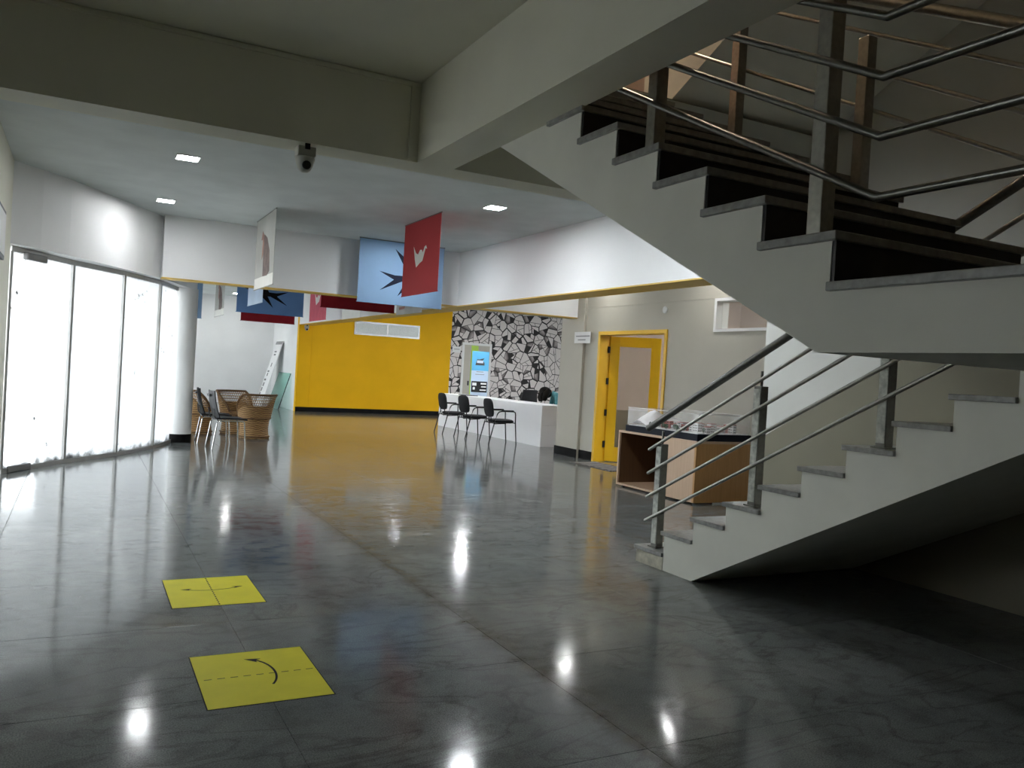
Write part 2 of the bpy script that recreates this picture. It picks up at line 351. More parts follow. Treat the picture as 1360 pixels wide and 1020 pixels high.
# ---------------------------------------------------------------- floor of granite slabs
fl = MB().box(-1.2, 16.2, -5.2, 27.4, -.16, -.012).box(-6.2, -1.2, -5.2, 7.6, -.16, -.012)
floor = struct(fl, 'floor', 'floor_grout', 'polished grey granite floor laid in large slabs')
SW, SD = 1.225, 1.01; GX, GY = -.46, 2.52
slab = None; far_slabs = MB(); ns = 0
cells = []
for i in range(-1, 14):
    for j in range(-8, 26):
        x0, y0 = GX+SW*i, GY+SD*j; x1, y1 = x0+SW, y0+SD
        if x0 < -1.2 or x1 > 16.3 or y1 > 27.6: 
            far_slabs.box(max(x0, -1.19)+.002, min(x1, 16.19)-.002, y0+.002, min(y1, 27.39)-.002, -.012, 0) if max(x0, -1.19) < min(x1, 16.19)-.01 and y0 < 27.3 else None; continue
        d = math.hypot(x0+SW/2, y0+SD/2)
        vis = y0 > .9 and x0 < 1.0*(y0+1.4)+.6 and (x0 < 8.3 or y0 > 13)
        cells.append((0 if vis else 1, d, x0, y0))
for i in range(-5, -1):
    for j in range(-8, 5): far_slabs.box(max(GX+SW*i, -6.15)+.002, min(GX+SW*i+SW, -1.21)-.002, GY+SD*j+.002, GY+SD*j+SD-.002, -.012, 0)
cells.sort()
for k, (nv, d, x0, y0) in enumerate(cells):
    if nv == 0 and k < 290:
        if slab is None:
            slab = MB().box(.0008, SW-.0008, .0008, SD-.0008, -.012, 0).build('floor_slab', 'floor_granite', floor, world=False, bevel=.0012); o = slab
        else:
            o = slab.copy(); COL.objects.link(o); o.parent = floor
        o.location = Vector((x0, y0, 0))-wloc(floor)
    else: far_slabs.box(x0+.002, x0+SW-.002, y0+.002, y0+SD-.002, -.012, 0)
tag(far_slabs.build('floor_slab_field', 'floor_granite', floor), kind='stuff')
struct(MB().box(-40, -.9, -30, 60, -.3, -.14).box(-.9, 1.2, 12.4, 60, -.3, -.17), 'ground_outside', 'paving', 'pale paving outside the glass')

# ---------------------------------------------------------------- ceilings and beams
struct(MB().box(-6.2, 16.3, YB, 27.6, ZC, 3.55), 'ceiling', 'ceiling_paint', 'lit white ceiling of the hall')
struct(MB().box(-6.2, 1.87, -5.2, YB, ZN, 3.55), 'ceiling_near', 'cream_paint', 'shaded ceiling slab over the foreground')
b1 = struct(MB().box(-6.0, SX, YB, YB+.25, ZB, ZC+.02), 'trim_1', 'cream_paint', 'cream cross beam below the shaded ceiling')
MB().box(-6.0, 1.86, YB-.014, YB, ZN-.035, ZN-.012).build('cable_duct', 'cream_paint', b1)
MB().box(1.80, 1.83, YB-.02, YB, ZB+.012, ZN-.012).build('cable_duct', 'cream_paint', b1)
struct(MB().box(1.87, UX0, -5.2, YB, ZB, 6.9), 'trim_2', 'cream_paint', 'cream beam running along the stairwell edge')
def header(n, x0, x1, y0, y1, lab):
    o = struct(MB().box(x0, x1, y0, y1, HZ, ZC+.02), 'trim_%d' % n, 'header_white_lit', lab)
    MB().box(x0-.002, x1+.002, y0-.002, y1+.002, HZ-.016, HZ).build('painted_underside', 'yellow_trim', o)
header(3, .95, HX, HY, HY+.27, 'white header across the hall with a yellow underside')
header(4, HX, 5.86, 5.72, YW, 'long white header with a yellow underside running to the yellow wall')
header(5, 5.86, DX+.02, HY, HY+.27, 'short white header with a yellow underside above the reception')

# ---------------------------------------------------------------- walls
def wall_holes(name, mat, axis, t0, t1, a0, a1, z1, holes, label):
    # wall in plane axis=t0..t1, running a0..a1, with rectangular openings (a, b, za, zb)
    mb = MB(); cuts = sorted({a0, a1, *[h[0] for h in holes], *[h[1] for h in holes]})
    for p, q in zip(cuts[:-1], cuts[1:]):
        hs = sorted([(h[2], h[3]) for h in holes if h[0] <= p+1e-6 and h[1] >= q-1e-6]); z = 0
        for lo, hi in hs+[(z1, z1)]:
            if lo > z+1e-6: mb.box(t0, t1, p, q, z, lo) if axis == 'x' else mb.box(p, q, t0, t1, z, lo)
            z = hi
    return struct(mb, name, mat, label)
struct(MB().box(-1.0, -.72, 7.4, 10.30, 0, ZC+.02).box(-6.2, -1.0, 7.4, 7.6, 0, ZC+.02), 'wall_left', 'cream_paint', 'plain wall beside the glass front')
wall_holes('wall_unseen_left', 'cream_paint', 'x', -6.2, -6.0, -5.2, 7.6, ZC+.02, [(5.1, 7.3, 0, 2.6)], 'unseen wall around the added daylight opening, left of the camera')  # unseen glazed opening added here to brighten the near zone with daylight
w5 = struct(MB().box(-6.13, -6.07, 5.1, 7.3, 0, .06).box(-6.13, -6.07, 5.1, 7.3, 2.54, 2.6), 'window_added', 'aluminium', 'added glazed opening, out of view, letting daylight onto the near zone')
for k in range(2):
    y = 5.1+k*1.1
    MB().box(-6.106, -6.094, y+.02, y+1.08, .06, 2.54).build('pane', 'facade_glass', w5)
    MB().box(-6.135, -6.065, y-.022, y+.022, .06, 2.54).build('mullion', 'aluminium', w5)
struct(MB().box(-6.2, 12, -5.4, -5.2, 0, 6.9), 'wall_back', 'cream_paint')
wd = wall_holes('wall_door', 'beige_paint', 'x', DX, DX+.2, -5.2, 13.10, ZC+.02, [(10.08, 11.90, 0, 2.19), (7.55, 9.02, 2.16, 2.63)], 'beige wall with the yellow door')
MB().box(DX-.006, DX, -5.2, 12.35, 2.635, 2.65).build('picture_rail', 'beige_paint', wd)
MB().box(DX-.05, DX, 12.35, 13.10, 0, ZC).build('pilaster', 'beige_paint', wd)
bb = struct(MB().box(DX-.065, DX+.21, 12.36, 13.115, 0, .15).box(DX-.012, DX, 11.95, 12.36, 0, .15), 'baseboard_door', 'black_tile', 'black tile skirting beside the yellow door')
stw = struct(MB().box(SX, SX+.23, -5.2, 5.72, 0, 6.9), 'wall_stairs', 'stairwell_paint', 'stairwell side wall, white above a dark dado')
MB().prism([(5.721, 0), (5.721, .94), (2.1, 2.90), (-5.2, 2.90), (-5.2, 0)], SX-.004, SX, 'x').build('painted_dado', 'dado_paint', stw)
yw = struct(MB().box(HX, 10.16, YW, YW+.2, 0, ZC+.02), 'wall_yellow', 'yellow_paint', 'bright yellow end wall')
MB().box(HX+.37, HX+.39, YW-.012, YW, .13, HZ+.6).build('joint_strip', 'yellow_paint', yw)
struct(MB().box(HX, 10.16, YW-.015, YW, 0, .13), 'baseboard_yellow', 'black_tile', 'black skirting along the yellow wall')
struct(MB().box(10.16, 16.2, YW, YW+.2, 0, ZC+.02), 'wall_wallpaper', 'shard_wallpaper', 'wall papered in black and white stone shards')
struct(MB().box(16.1, 16.3, 12.9, YW+.2, 0, ZC+.02), 'wall_reception', 'white_paint')
struct(MB().box(-1, HX+.2, YF, YF+.2, 0, ZC+.02), 'wall_far', 'white_paint', 'white far wall behind the hanging banners')
struct(MB().box(HX, HX+.2, YW+.2, YF, 0, ZC+.02), 'wall_side', 'white_paint', 'white side wall past the yellow corner')
# room behind the yellow door
rm = struct(MB().box(DX+.2, 12, 12.9, 13.08, .85, ZC+.02).box(11.9, 12.1, 3, 13.08, .85, ZC).box(DX+.2, 12, 2.8, 3, 0, ZC), 'wall_office', 'pink_paint', 'pinkish wall of the room behind the yellow door')
MB().box(DX+.2, 12, 12.9, 13.08, 0, .85).box(11.9, 12.1, 3, 13.08, 0, .85).build('painted_dado', 'brown_paint', rm)
# upper storey closing the stairwell
struct(MB().box(1.87, 8.2, 9.0, 9.2, 3.5, 6.9).box(8.0, 8.2, -5.2, 9.2, 3.5, 6.9).box(1.6, 1.87, YB, 9.2, 3.5, 6.9), 'wall_upper', 'pink_paint', 'upper floor wall seen past the stairs')
struct(MB().box(1.6, 8.2, -5.2, 9.2, 6.8, 6.95), 'ceiling_upper', 'cream_paint')
struct(MB().box(UX0, 8.0, YB+.02, 9.0, 3.55, 3.565), 'floor_upper', 'tread_stone')

# ---------------------------------------------------------------- curved glass front
S = [(-.72, 10.26), (-.45, 10.56), (-.18, 10.92), (.08, 11.34), (.34, 11.78), (.60, 12.22), (.83, 12.58), (1.03, 13.0), (1.22, 13.5), (1.42, 14.0), (1.62, 14.32)]
def off(poly, d):
    out = []
    for i, p in enumerate(poly):
        a = Vector(poly[max(0, i-1)]); b2 = Vector(poly[min(len(poly)-1, i+1)]); t = (b2-a).normalized(); out.append((p[0]-t.y*d, p[1]+t.x*d))
    return out
O = off(S, .62)
struct(MB().prism(S+O[::-1], HZ, ZC+.02, 'z'), 'wall_spandrel', 'white_paint', 'curved white wall above the glass front')
G = [(-.74, 10.50), (-.15, 11.47), (.45, 12.27), (.97, 13.22), (1.30, 14.20)]
fr = MB(); 
for a, b2 in zip(G[:-1], G[1:]):
    A, B2 = Vector(a), Vector(b2); t = (B2-A).normalized(); n = Vector((-t.y, t.x))*.03
    q = [A+n, B2+n, B2-n, A-n]; fr.prism([tuple(p) for p in q], 2.42, HZ, 'z'); fr.prism([tuple(p) for p in q], 0, .05, 'z')
win = struct(fr, 'window_1', 'aluminium', 'curved front of tall backlit glass sheets')
for a, b2 in zip(G[:-1], G[1:]):
    A, B2 = Vector(a), Vector(b2); t = (B2-A).normalized(); n = Vector((-t.y, t.x))*.006; e = t*.02
    MB().prism([tuple(p) for p in (A+e+n, B2-e+n, B2-e-n, A+e-n)], .05, 2.42, 'z').build('pane', 'facade_glass', win)
for p in G[:-1]:
    i = G.index(p); a = Vector(G[max(0, i-1)]); b2 = Vector(G[min(len(G)-1, i+1)]); an = math.atan2((b2-a).y, (b2-a).x)
    MB().box(-.022, .022, -.035, .035, .05, 2.42, RZ(an, (p[0], p[1], 0))).build('mullion', 'aluminium', win)
an = math.atan2(G[1][1]-G[0][1], G[1][0]-G[0][0])
M = RZ(an, (G[0][0], G[0][1], 0))
MB().box(.20, .55, -.08, -.02, 2.36, 2.44, M).build('door_closer', 'grey_metal', win, bevel=.01)
MB().box(.10, .48, -.05, -.02, .0, .075, M).build('floor_patch', 'grey_metal', win, bevel=.01)
# straight continuation of the glass front past the column
w2 = struct(MB().box(1.27, 1.33, 14.5, 26.9, 2.42, HZ).box(1.27, 1.33, 14.5, 26.9, 0, .05), 'window_2', 'aluminium', 'straight glass front past the round column')
for k in range(9):
    y = 14.5+k*12.4/9
    MB().box(1.294, 1.306, y+.02, y+12.4/9-.02, .05, 2.42).build('pane', 'facade_glass', w2)
    MB().box(1.265, 1.335, y-.022, y+.022, .05, 2.42).build('mullion', 'aluminium', w2)
struct(MB().box(.9, 1.45, 14.2, YF, HZ, ZC+.02).box(1.0, 1.45, 26.9, YF, 0, HZ), 'wall_spandrel_far', 'white_paint')
cl = struct(MB().lathe([(.185, 0), (.185, HZ)], 28, M=Matrix.Translation((1.46, 14.36, 0))), 'column', 'white_paint', 'round white column with a black base band', smooth=True)
MB().lathe([(.192, 0), (.192, .135)], 28, M=Matrix.Translation((1.46, 14.36, 0))).build('base_band', 'black_tile', cl, smooth=True)
struct(MB().box(-9, -8.8, 5, 13, -.2, .95), 'wall_parapet', 'parapet_paint', 'low pale parapet outside the glass')
# portals guide the daylight through the two glass fronts
def portal(loc, rz, wd_, ht):
    l = bpy.data.lights.new('daylight_portal', 'AREA'); l.shape = 'RECTANGLE'; l.size = wd_; l.size_y = ht; l.cycles.is_portal = True
    o = bpy.data.objects.new('daylight_portal', l); COL.objects.link(o); o.location = loc; o.rotation_euler = (PI/2, 0, rz)
for a, b2 in zip(G[:-1], G[1:]):
    A, B2 = Vector(a), Vector(b2); t = (B2-A); n = Vector((-t.y, t.x)).normalized()*.06; c2 = (A+B2)/2+n
    portal((c2.x, c2.y, 1.23), math.atan2(t.y, t.x), t.length, 2.4)
portal((1.2, 20.7, 1.23), PI/2, 12.4, 2.4)
portal((-6.25, 6.2, 1.3), PI/2, 2.2, 2.5)

# ---------------------------------------------------------------- other windows, the yellow door
wy = struct(MB().box(7.06, 9.10, YW-.02, YW+.0, 2.31, 2.36).box(7.06, 9.10, YW-.02, YW, 2.66, 2.71).box(7.06, 7.11, YW-.02, YW, 2.36, 2.66).box(9.05, 9.10, YW-.02, YW, 2.36, 2.66).box(8.05, 8.11, YW-.02, YW, 2.36, 2.66), 'window_3', 'aluminium', 'two-pane frosted strip window high in the yellow wall')
for a, b2 in ((7.11, 8.05), (8.11, 9.05)): MB().box(a, b2, YW-.010, YW-.002, 2.36, 2.66).build('pane', 'frosted_pane', wy)
wt = struct(MB().box(DX-.02, DX+.2, 7.55, 9.02, 2.16, 2.20).box(DX-.02, DX+.2, 7.55, 9.02, 2.59, 2.63).box(DX-.02, DX+.2, 8.97, 9.02, 2.2, 2.59).box(DX-.02, DX+.2, 7.55, 7.60, 2.2, 2.59), 'window_4', 'pvc_white', 'white framed transom window high in the beige wall')
MB().box(DX+.08, DX+.09, 7.6, 8.97, 2.2, 2.59).build('pane', 'door_glass', wt)
d1 = struct(MB().box(DX-.02, DX+.22, 11.86, 11.92, 0, 2.22).box(DX-.02, DX+.22, 10.05, 10.11, 0, 2.22).box(DX-.02, DX+.22, 10.11, 11.86, 2.16, 2.22), 'door_1', 'yellow_wood', 'yellow door standing ajar with a large glass light')
LM = Matrix.Translation((DX+.20, 11.85, 0)) @ Matrix.Rotation(math.radians(-45), 4, 'Z')
leaf = MB()
for bx_ in ((0, .16, .012, 2.15), (.70, .86, .012, 2.15), (.16, .70, .012, .26), (.16, .70, 1.98, 2.15)): leaf.box(bx_[0], bx_[1], -.022, .022, bx_[2], bx_[3], LM)
lo_ = leaf.build('door_leaf', 'yellow_wood', d1, bevel=.003)
MB().box(.16, .70, -.004, .004, .26, 1.98, LM).build('pane', 'door_glass', lo_)
for z in (.30, .84, 1.38, 1.92): MB().box(DX+.15, DX+.19, 11.835, 11.862, z-.055, z+.055).build('hinge', 'black_plastic', d1)
# white door with a lime stripe in the papered wall
d2 = struct(MB().box(10.55, 10.62, YW-.03, YW, 0, 2.32).box(11.50, 11.57, YW-.03, YW, 0, 2.32).box(10.62, 11.50, YW-.03, YW, 2.25, 2.32), 'door_2', 'pvc_white', 'pale door with a lime stripe in the papered wall')
lf = MB().box(10.62, 11.50, YW-.02, YW-.001, 0, 2.25).build('door_leaf', 'beige_paint', d2)
MB().box(10.86, 11.10, YW-.026, YW-.02, .02, 2.24).build('lime_panel', 'lime', lf)
MB().box(10.78, 10.81, YW-.06, YW-.02, .98, 1.12).build('handle', 'black_plastic', lf)

# ---------------------------------------------------------------- staircase
st = thing('staircase', 'dog-leg concrete staircase with grey treads and black risers rising from the hall', 'staircase', (4.6, 3.0, 0))
GO, RI = .321, .1627; LY = lambda n: 5.25-GO*(n-1); LZ = lambda n: .13+RI*(n-1)
poly = [(5.25, 0)]
for n in range(1, 11): poly += [(LY(n), LZ(n)-.03), (LY(n+1), LZ(n)-.03)]
poly += [(LY(11), LAND-.03), (1.62, LAND-.03), (1.62, 1.53), (4.6, 0)]
MB().prism(poly, LX0, SX-.006, 'x').build('lower_flight', 'stair_paint', st)
MB().box(LX0-.004, LX0+.4, LY(2), 5.256, 0, .095).build('first_step_plinth', 'plinth_cement', st)
for n in range(1, 11): MB().box(LX0-.02, SX-.006, LY(n+1), LY(n)+.025, LZ(n)-.03, LZ(n)).build('tread', 'tread_stone', st, bevel=.004)
MB().box(UX0, SX-.006, .25, 1.91, 1.53, LAND-.03).build('landing', 'stair_paint', st)
MB().box(UX0-.02, SX-.006, .25, 1.91, LAND-.03, LAND).box(LX0-.02, SX-.006, 1.91, LY(11)+.025, LAND-.03, LAND).build('landing_top', 'tread_stone', st, bevel=.004)
UG, UR = .32, .1643; UY = lambda k: 1.91+UG*(k-1); UZ = lambda k: LAND+UR*k
poly = [(1.91, 1.53)]
for k in range(1, 11): poly += [(UY(k), UZ(k)-.03), (UY(k+1) if k < 10 else YB, UZ(k)-.03)]
poly += [(YB, 3.07), (1.947, 1.53)]
MB().prism(poly, UX0, UX1, 'x').build('upper_flight', 'stair_paint', st)
for k in range(1, 11):
    MB().box(UX0-.02, UX1+.02, UY(k)-.03, UY(k+1) if k < 10 else YB, UZ(k)-.03, UZ(k)).build('tread', 'tread_stone', st, bevel=.004)
    MB().box(UX0+.004, UX1, UY(k)-.014, UY(k), UZ(k-1), UZ(k)-.03).build('riser', 'black_granite', st)
# flight that starts again on the upper floor
T0 = 3.565; poly = [(5.85, T0)]
for n in range(1, 11): poly += [(5.85-GO*(n-1), T0+LZ(n)), (5.85-GO*n, T0+LZ(n))]
poly += [(2.3, T0+1.6), (2.3, T0+1.4), (5.2, T0)]
MB().prism(poly, LX0, SX-.006, 'x').build('next_flight', 'stair_paint', st)

def railing(name, label, loc): return thing(name, label, 'railing', loc, group=None)
def post(par, x, y, z0, z1, mat='brushed_steel', film=True, h=.033):
    p = MB().box(x-h, x+h, y-h, y+h, z0, z1).build('post', mat, par, bevel=.004)
    MB().box(x-h*1.5, x+h*1.5, y-h*1.5, y+h*1.5, z0, z0+.008).build('base_plate', mat, p)
    return p
lr = railing('stair_railing', 'steel railing of the lower flight with film-wrapped posts and five sloping tubes', (4.02, 4.2, .13))
PITCH_L = RI/GO
for n, y in ((1, 5.13), (4, 4.12), (7, 3.15), (10, 2.2)):
    z0 = LZ(n); p = post(lr, 4.02, y, z0, z0+.80, 'dark_steel')
    MB().box(4.02-.037, 4.02-.033, y-.028, y+.028, z0+.03, z0+.78).build('protective_film', 'film_wrap', p)
    MB().tube([(4.02, y, z0+.80), (4.02, y, z0+.90)], .009, 8).build('handrail_pin', 'dark_steel', p)
for k, hz in enumerate((.32, .505, .69, .875)):
    yy = 5.235; z = hz
    MB().tube([(4.02-.046, yy, z), (4.02-.046, 2.0, z+(yy-2.0)*PITCH_L)], .0125, 10).build('rail', 'brushed_steel', lr, smooth=True)
MB().tube([(4.02, 5.32, 1.035), (4.02, 2.0, 1.035+(5.32-2.0)*PITCH_L)], .027, 14).build('handrail', 'dark_steel', lr, smooth=True)
ur = railing('stair_railing', 'steel railing on the open near edge of the upper flight, tubes kinking to the landing', (2.19, 2.5, LAND))
PU = UR/UG
for y, k in ((2.03, 1), (2.99, 4), (3.95, 7), (4.9, 10)): post(ur, 2.20, y, UZ(k), min(UZ(k)+.86, 9), 'brushed_steel', h=.031)
post(ur, 2.20, .55, LAND, LAND+.98, 'brushed_steel', h=.031)
for z in (2.012, 2.20, 2.385, 2.57):
    MB().tube([(2.155, .30, z), (2.155, 1.77, z), (2.155, 4.9, z+(4.9-1.77)*PU*.99)], .0145, 12).build('rail', 'dark_steel', ur, smooth=True)
MB().tube([(2.155, .30, 2.76), (2.155, 1.77, 2.76), (2.155, 4.9, 2.76+3.13*PU)], .025, 14).build('handrail', 'dark_steel', ur, smooth=True)
fr_ = railing('stair_railing', 'thinner steel railing on the far side of the upper flight', (3.58, 3.4, UZ(4)))
for y, k in ((2.08, 1), (3.06, 4), (4.04, 7)): post(fr_, 3.585, y, UZ(k), UZ(k)+.86, 'brushed_steel')
for d in (.31, .51, .71, .91):
    MB().tube([(3.63, 1.6, 2.45-.31+d+(1.6-2.23)*PU+.03), (3.63, 4.9, 2.45-.31+d+(4.9-2.23)*PU+.03)], .0125, 10).build('rail', 'brushed_steel', fr_, smooth=True)
MB().tube([(3.60, 1.6, 3.06+(1.6-2.24)*PU), (3.60, 4.9, 3.06+(4.9-2.24)*PU)], .027, 14).build('handrail', 'brushed_steel', fr_, smooth=True)

# ---------------------------------------------------------------- ceiling lights
def panel_light(x, y, z, label, mat='led_cool', group='square panel lights in the hall ceiling', sz=.098):
    t = thing('ceiling_light', label, 'light', (x, y, z), group=group)
    M = Matrix.Translation((x, y, z))
    MB().box(-sz-.012, sz+.012, -sz-.012, sz+.012, -.012, 0, M).build('frame', 'pvc_white', t, bevel=.004)
    MB().box(-sz, sz, -sz, sz, -.0125, -.010, M).build('diffuser', mat, t)
panel_light(.84, 8.78, ZC, 'bright square ceiling light nearest the cross beam, left of the ceiling camera', 'led_dim')
panel_light(.86, 11.40, ZC, 'bright square ceiling light close to the curved wall above the glass', 'led_dim')
panel_light(4.22, 8.78, ZC, 'bright square ceiling light to the right of the red crane banner', 'led_mid')
panel_light(.84, 6.14, ZC, 'unseen square ceiling light added behind the cream cross beam on the left')  # this row behind the beam is added, unseen, to brighten the near zone
panel_light(4.22, 6.14, ZC, 'unseen square ceiling light added behind the cream cross beam by the stairs', 'led_mid')
panel_light(4.22, 11.42, ZC, 'square ceiling light hidden behind the red crane banner')
for (x, y, l) in ((7.05, 19.6, 'ceiling light of the yellow room, left one of the near pair'), (8.96, 19.5, 'ceiling light of the yellow room, above the reception counter'), (7.35, 11.6, 'ceiling light in front of the yellow door'), (7.35, 8.9, 'ceiling light above the model table'), (4.05, 25.9, 'ceiling light by the far white wall'), (2.4, 25.9, 'ceiling light in the far left corner of the hall'), (7.05, 15.6, 'ceiling light above the visitor chairs'), (10.6, 15.6, 'ceiling light behind the reception counter'), (12.2, 19.5, 'ceiling light before the papered wall'), (9.9, 10.0, 'ceiling light of the room behind the yellow door'), (9.9, 7.0, 'ceiling light behind the transom window')):
    panel_light(x, y, ZC, l, 'led_room' if 13 < y < 23 and x > 5 or x == 9.9 else ('led_door' if y < 13 or y > 25 else 'led_dim'))
panel_light(3.2, 6.2, 6.8, 'warm ceiling light on the upper floor above the stairs', 'led_warm', None, .15)

# ---------------------------------------------------------------- hanging banners
BW, BH = 1.33, .98
SWALLOW = [(.235, .49), (.42, .535), (.53, .53), (.56, .46), (.41, .12), (.70, .42), (.80, .44), (.89, .48), (.80, .53), (.70, .57), (.62, .66), (.46, .86), (.55, .62), (.51, .62), (.25, .79), (.41, .605)]
CRANE = [(.29, .34), (.37, .44), (.43, .465), (.48, .41), (.53, .415), (.555, .455), (.60, .385), (.64, .37), (.67, .42), (.63, .41), (.56, .565), (.49, .585), (.39, .635), (.345, .53)]
BODY = [(.46, .26), (.62, .33), (.76, .52), (.80, .80), (.68, .85), (.45, .84), (.44, .55)]
NECK = [(.36, .20), (.45, .27), (.45, .52), (.36, .60), (.38, .33), (.30, .32)]
def banner(plane, t, a0, a1, label, mat, prints=(), z1=ZC, flip=False):
    # plane 'x': hangs in X=t running along Y; plane 'y': hangs in Y=t running along X
    z0 = z1-BH; w_ = a1-a0; o = thing('hanging_banner', label, 'banner', (t, (a0+a1)/2, z0) if plane == 'x' else ((a0+a1)/2, t, z0), group='printed banners hanging from the ceiling')
    mb = MB(); mb.box(t-.0015, t+.0015, a0, a1, z0, z1-.012) if plane == 'x' else mb.box(a0, a1, t-.0015, t+.0015, z0, z1-.012)
    mb.build('cloth', mat, o)
    rod = MB(); P = (lambda a, z: (t, a, z)) if plane == 'x' else (lambda a, z: (a, t, z))
    for z, nm in ((z1-.008, 'top_rod'), (z0+.004, 'bottom_rod')): MB().tube([P(a0-.01, z), P(a1+.01, z)], .007, 8).build(nm, 'dark_steel' if nm == 'top_rod' else mat, o)
    for i, (pts, pm, nm) in enumerate(prints):
        # camera side is -X or -Y; u runs left to right in the photograph
        pl = [((a1-u*w_) if plane == 'x' else (a0+u*w_), z1-v*BH) for u, v in pts]
        if flip: pl = [(a0+a1-p[0], p[1]) for p in pl]
        MB().prism(pl, t-.0022-.0006*i, t-.0016, plane).build(nm, pm, o)
    return o
FIG = [([(0, .84), (1, .84), (1, 1), (0, 1)], 'banner_pale', 'pale_band'), (BODY, 'figure_brown', 'printed_figure'), (NECK, 'figure_rust', 'printed_figure')]
banner('x', 2.12, 10.82, 12.11, 'greyish white banner with a brown folded-paper figure, hanging edge-on near the curved wall', 'banner_white', FIG)
banner('x', 3.84, 9.49, 10.77, 'red banner with a small white origami crane, in front of the light blue banner', 'banner_red', [(CRANE, 'banner_pale', 'printed_crane')])
banner('y', 12.25, 3.66, 5.04, 'large light blue banner with a dark swallow, partly behind the red crane banner', 'banner_blue', [(SWALLOW, 'banner_navy', 'printed_swallow')])
banner('y', 17.9, 2.80, 4.18, 'deeper blue banner with a black swallow in the far hall', 'banner_deep_blue', [(SWALLOW, 'black_print', 'printed_swallow')], flip=True)
banner('y', 21.8, 3.53, 4.88, 'dark red banner just below the far blue swallow banner', 'banner_red_shaded')
banner('x', 2.66, 14.35, 15.75, 'pale blue banner hanging in front of the far blue swallow banner', 'pale_blue')
banner('x', 2.82, 19.75, 21.20, 'narrow-looking white banner with a brown figure next to the column', 'banner_white', FIG)
banner('y', 22.54, 1.45, 2.68, 'blue banner showing as a strip just right of the column', 'banner_blue')
banner('x', 4.73, 18.1, 19.6, 'pinkish red banner with a white crane, seen from the side', 'banner_pink', [(CRANE, 'banner_pale', 'printed_crane')])
banner('y', 14.2, 3.61, 4.94, 'red banner with shade put into its colour, behind the large light blue banner', 'banner_red_shaded')
banner('x', 4.92, 16.2, 17.5, 'plain white banner below the dark red one', 'banner_pale')
banner('x', 5.12, 13.3, 14.6, 'white banner with dark marks near the yellow underside', 'banner_white', [([(.1, .86), (.35, .85), (.33, .90), (.12, .91)], 'figure_rust', 'printed_mark')])

# ---------------------------------------------------------------- security cameras, small wall things
def dome_cam(loc, label, sc_=1.0):
    t = thing('dome_camera', label, 'security camera', loc); M = Matrix.Translation(loc) @ Matrix.Scale(sc_, 4)
    MB().box(-.055, .055, -.05, .05, -.075, -.015, M).build('mount_box', 'cctv_white', t, bevel=.006*sc_)
    MB().box(-.015, .015, -.06, -.045, -.035, .03, M).build('cable_clip', 'black_plastic', t)
    MB().lathe([(.056, -.075), (.06, -.085), (.058, -.095), (.048, -.13), (.036, -.152), (.02, -.165), (.006, -.168)], 20, M=M).build('dome', 'cctv_white', t, smooth=True)
    MB().lathe([(.026, 0), (.027, .014), (.02, .02)], 16, M=M @ Matrix.Translation((0, -.042, -.128)) @ Matrix.Rotation(math.radians(105), 4, 'X')).build('lens', 'black_plastic', t, smooth=True)
dome_cam((1.165, 5.16, ZB), 'small dome camera under the cream cross beam')
dome_cam((HX+.15, YW-.25, HZ-.012), 'small dome camera at the top corner of the yellow wall', 1.0)
t = thing('door_sign', 'white paper sign with two printed lines left of the yellow door', 'sign', (DX-.06, 12.36, 2.02))
MB().box(DX-.066, DX-.062, 12.10, 12.62, 2.02, 2.22).build('sheet', 'paper_white', t)
for a, b2, z in ((12.12, 12.57, 2.145), (12.25, 12.50, 2.08)): MB().box(DX-.0675, DX-.066, a, b2, z-.009, z+.009).build('printed_line', 'paper_grey', t)
t = thing('door_sign', 'pale paper sign left of the door in the papered wall', 'sign', (10.36, YW-.005, 1.95))
MB().box(10.22, 10.50, YW-.006, YW-.001, 1.98, 2.17).build('sheet', 'paper_white', t)
MB().box(10.27, 10.46, YW-.008, YW-.006, 2.08, 2.10).build('printed_line', 'paper_grey', t)
tag(MB().lathe([(.055, 0), (.055, .01), (.045, .016)], 20, M=Matrix.Translation((DX, 10.15, 2.52)) @ Matrix.Rotation(-PI/2, 4, 'Y')).build('wall_disc', 'paper_white'), 'small white disc on the beige wall above the yellow door', 'wall cover')
t = thing('wall_board', 'dark edged board on the left wall at the frame edge', 'board', (-.71, 8.9, 2.2))
MB().box(-.72, -.69, 8.2, 9.22, 2.2, 2.66).build('board', 'dark_plastic', t, bevel=.006)
MB().box(-.69, -.685, 8.24, 9.18, 2.24, 2.62).build('board_face', 'paper_white', t)
# ---------------------------------------------------------------- floor stickers
def arrow_pts(path, wd_):
    P = [Vector(p) for p in path]; L, R = [], []
    for i, p in enumerate(P):
        t = (P[min(i+1, len(P)-1)]-P[max(i-1, 0)]).normalized(); n = Vector((-t.y, t.x))*wd_/2; L.append(tuple(p+n)); R.append(tuple(p-n))
    return L+R[::-1]
def head(tip, d, ln, wd_):
    d = Vector(d).normalized(); n = Vector((-d.y, d.x)); T = Vector(tip); return [tuple(T), tuple(T-d*ln+n*wd_), tuple(T-d*ln*.75), tuple(T-d*ln-n*wd_)]
def sticker(x0, x1, y0, y1, label):
    t = thing('floor_sticker', label, 'floor sticker', ((x0+x1)/2, (y0+y1)/2, 0), group='yellow folding-step stickers on the floor')
    MB().box(x0-.005, x1+.005, y0-.006, y1+.006, .0002, .0010).build('border', 'black_print', t)
    MB().box(x0, x1, y0, y1, .0003, .0016).build('sheet', 'yellow_vinyl', t); return t
ta = sticker(.51, 1.02, 3.42, 4.05, 'larger yellow floor sticker with one curved arrow across a dashed line, nearest the camera')
for k in range(9):
    x = .535+k*.055; MB().box(x, x+.032, 3.738, 3.743, .0016, .0021).build('dash', 'black_print', ta)
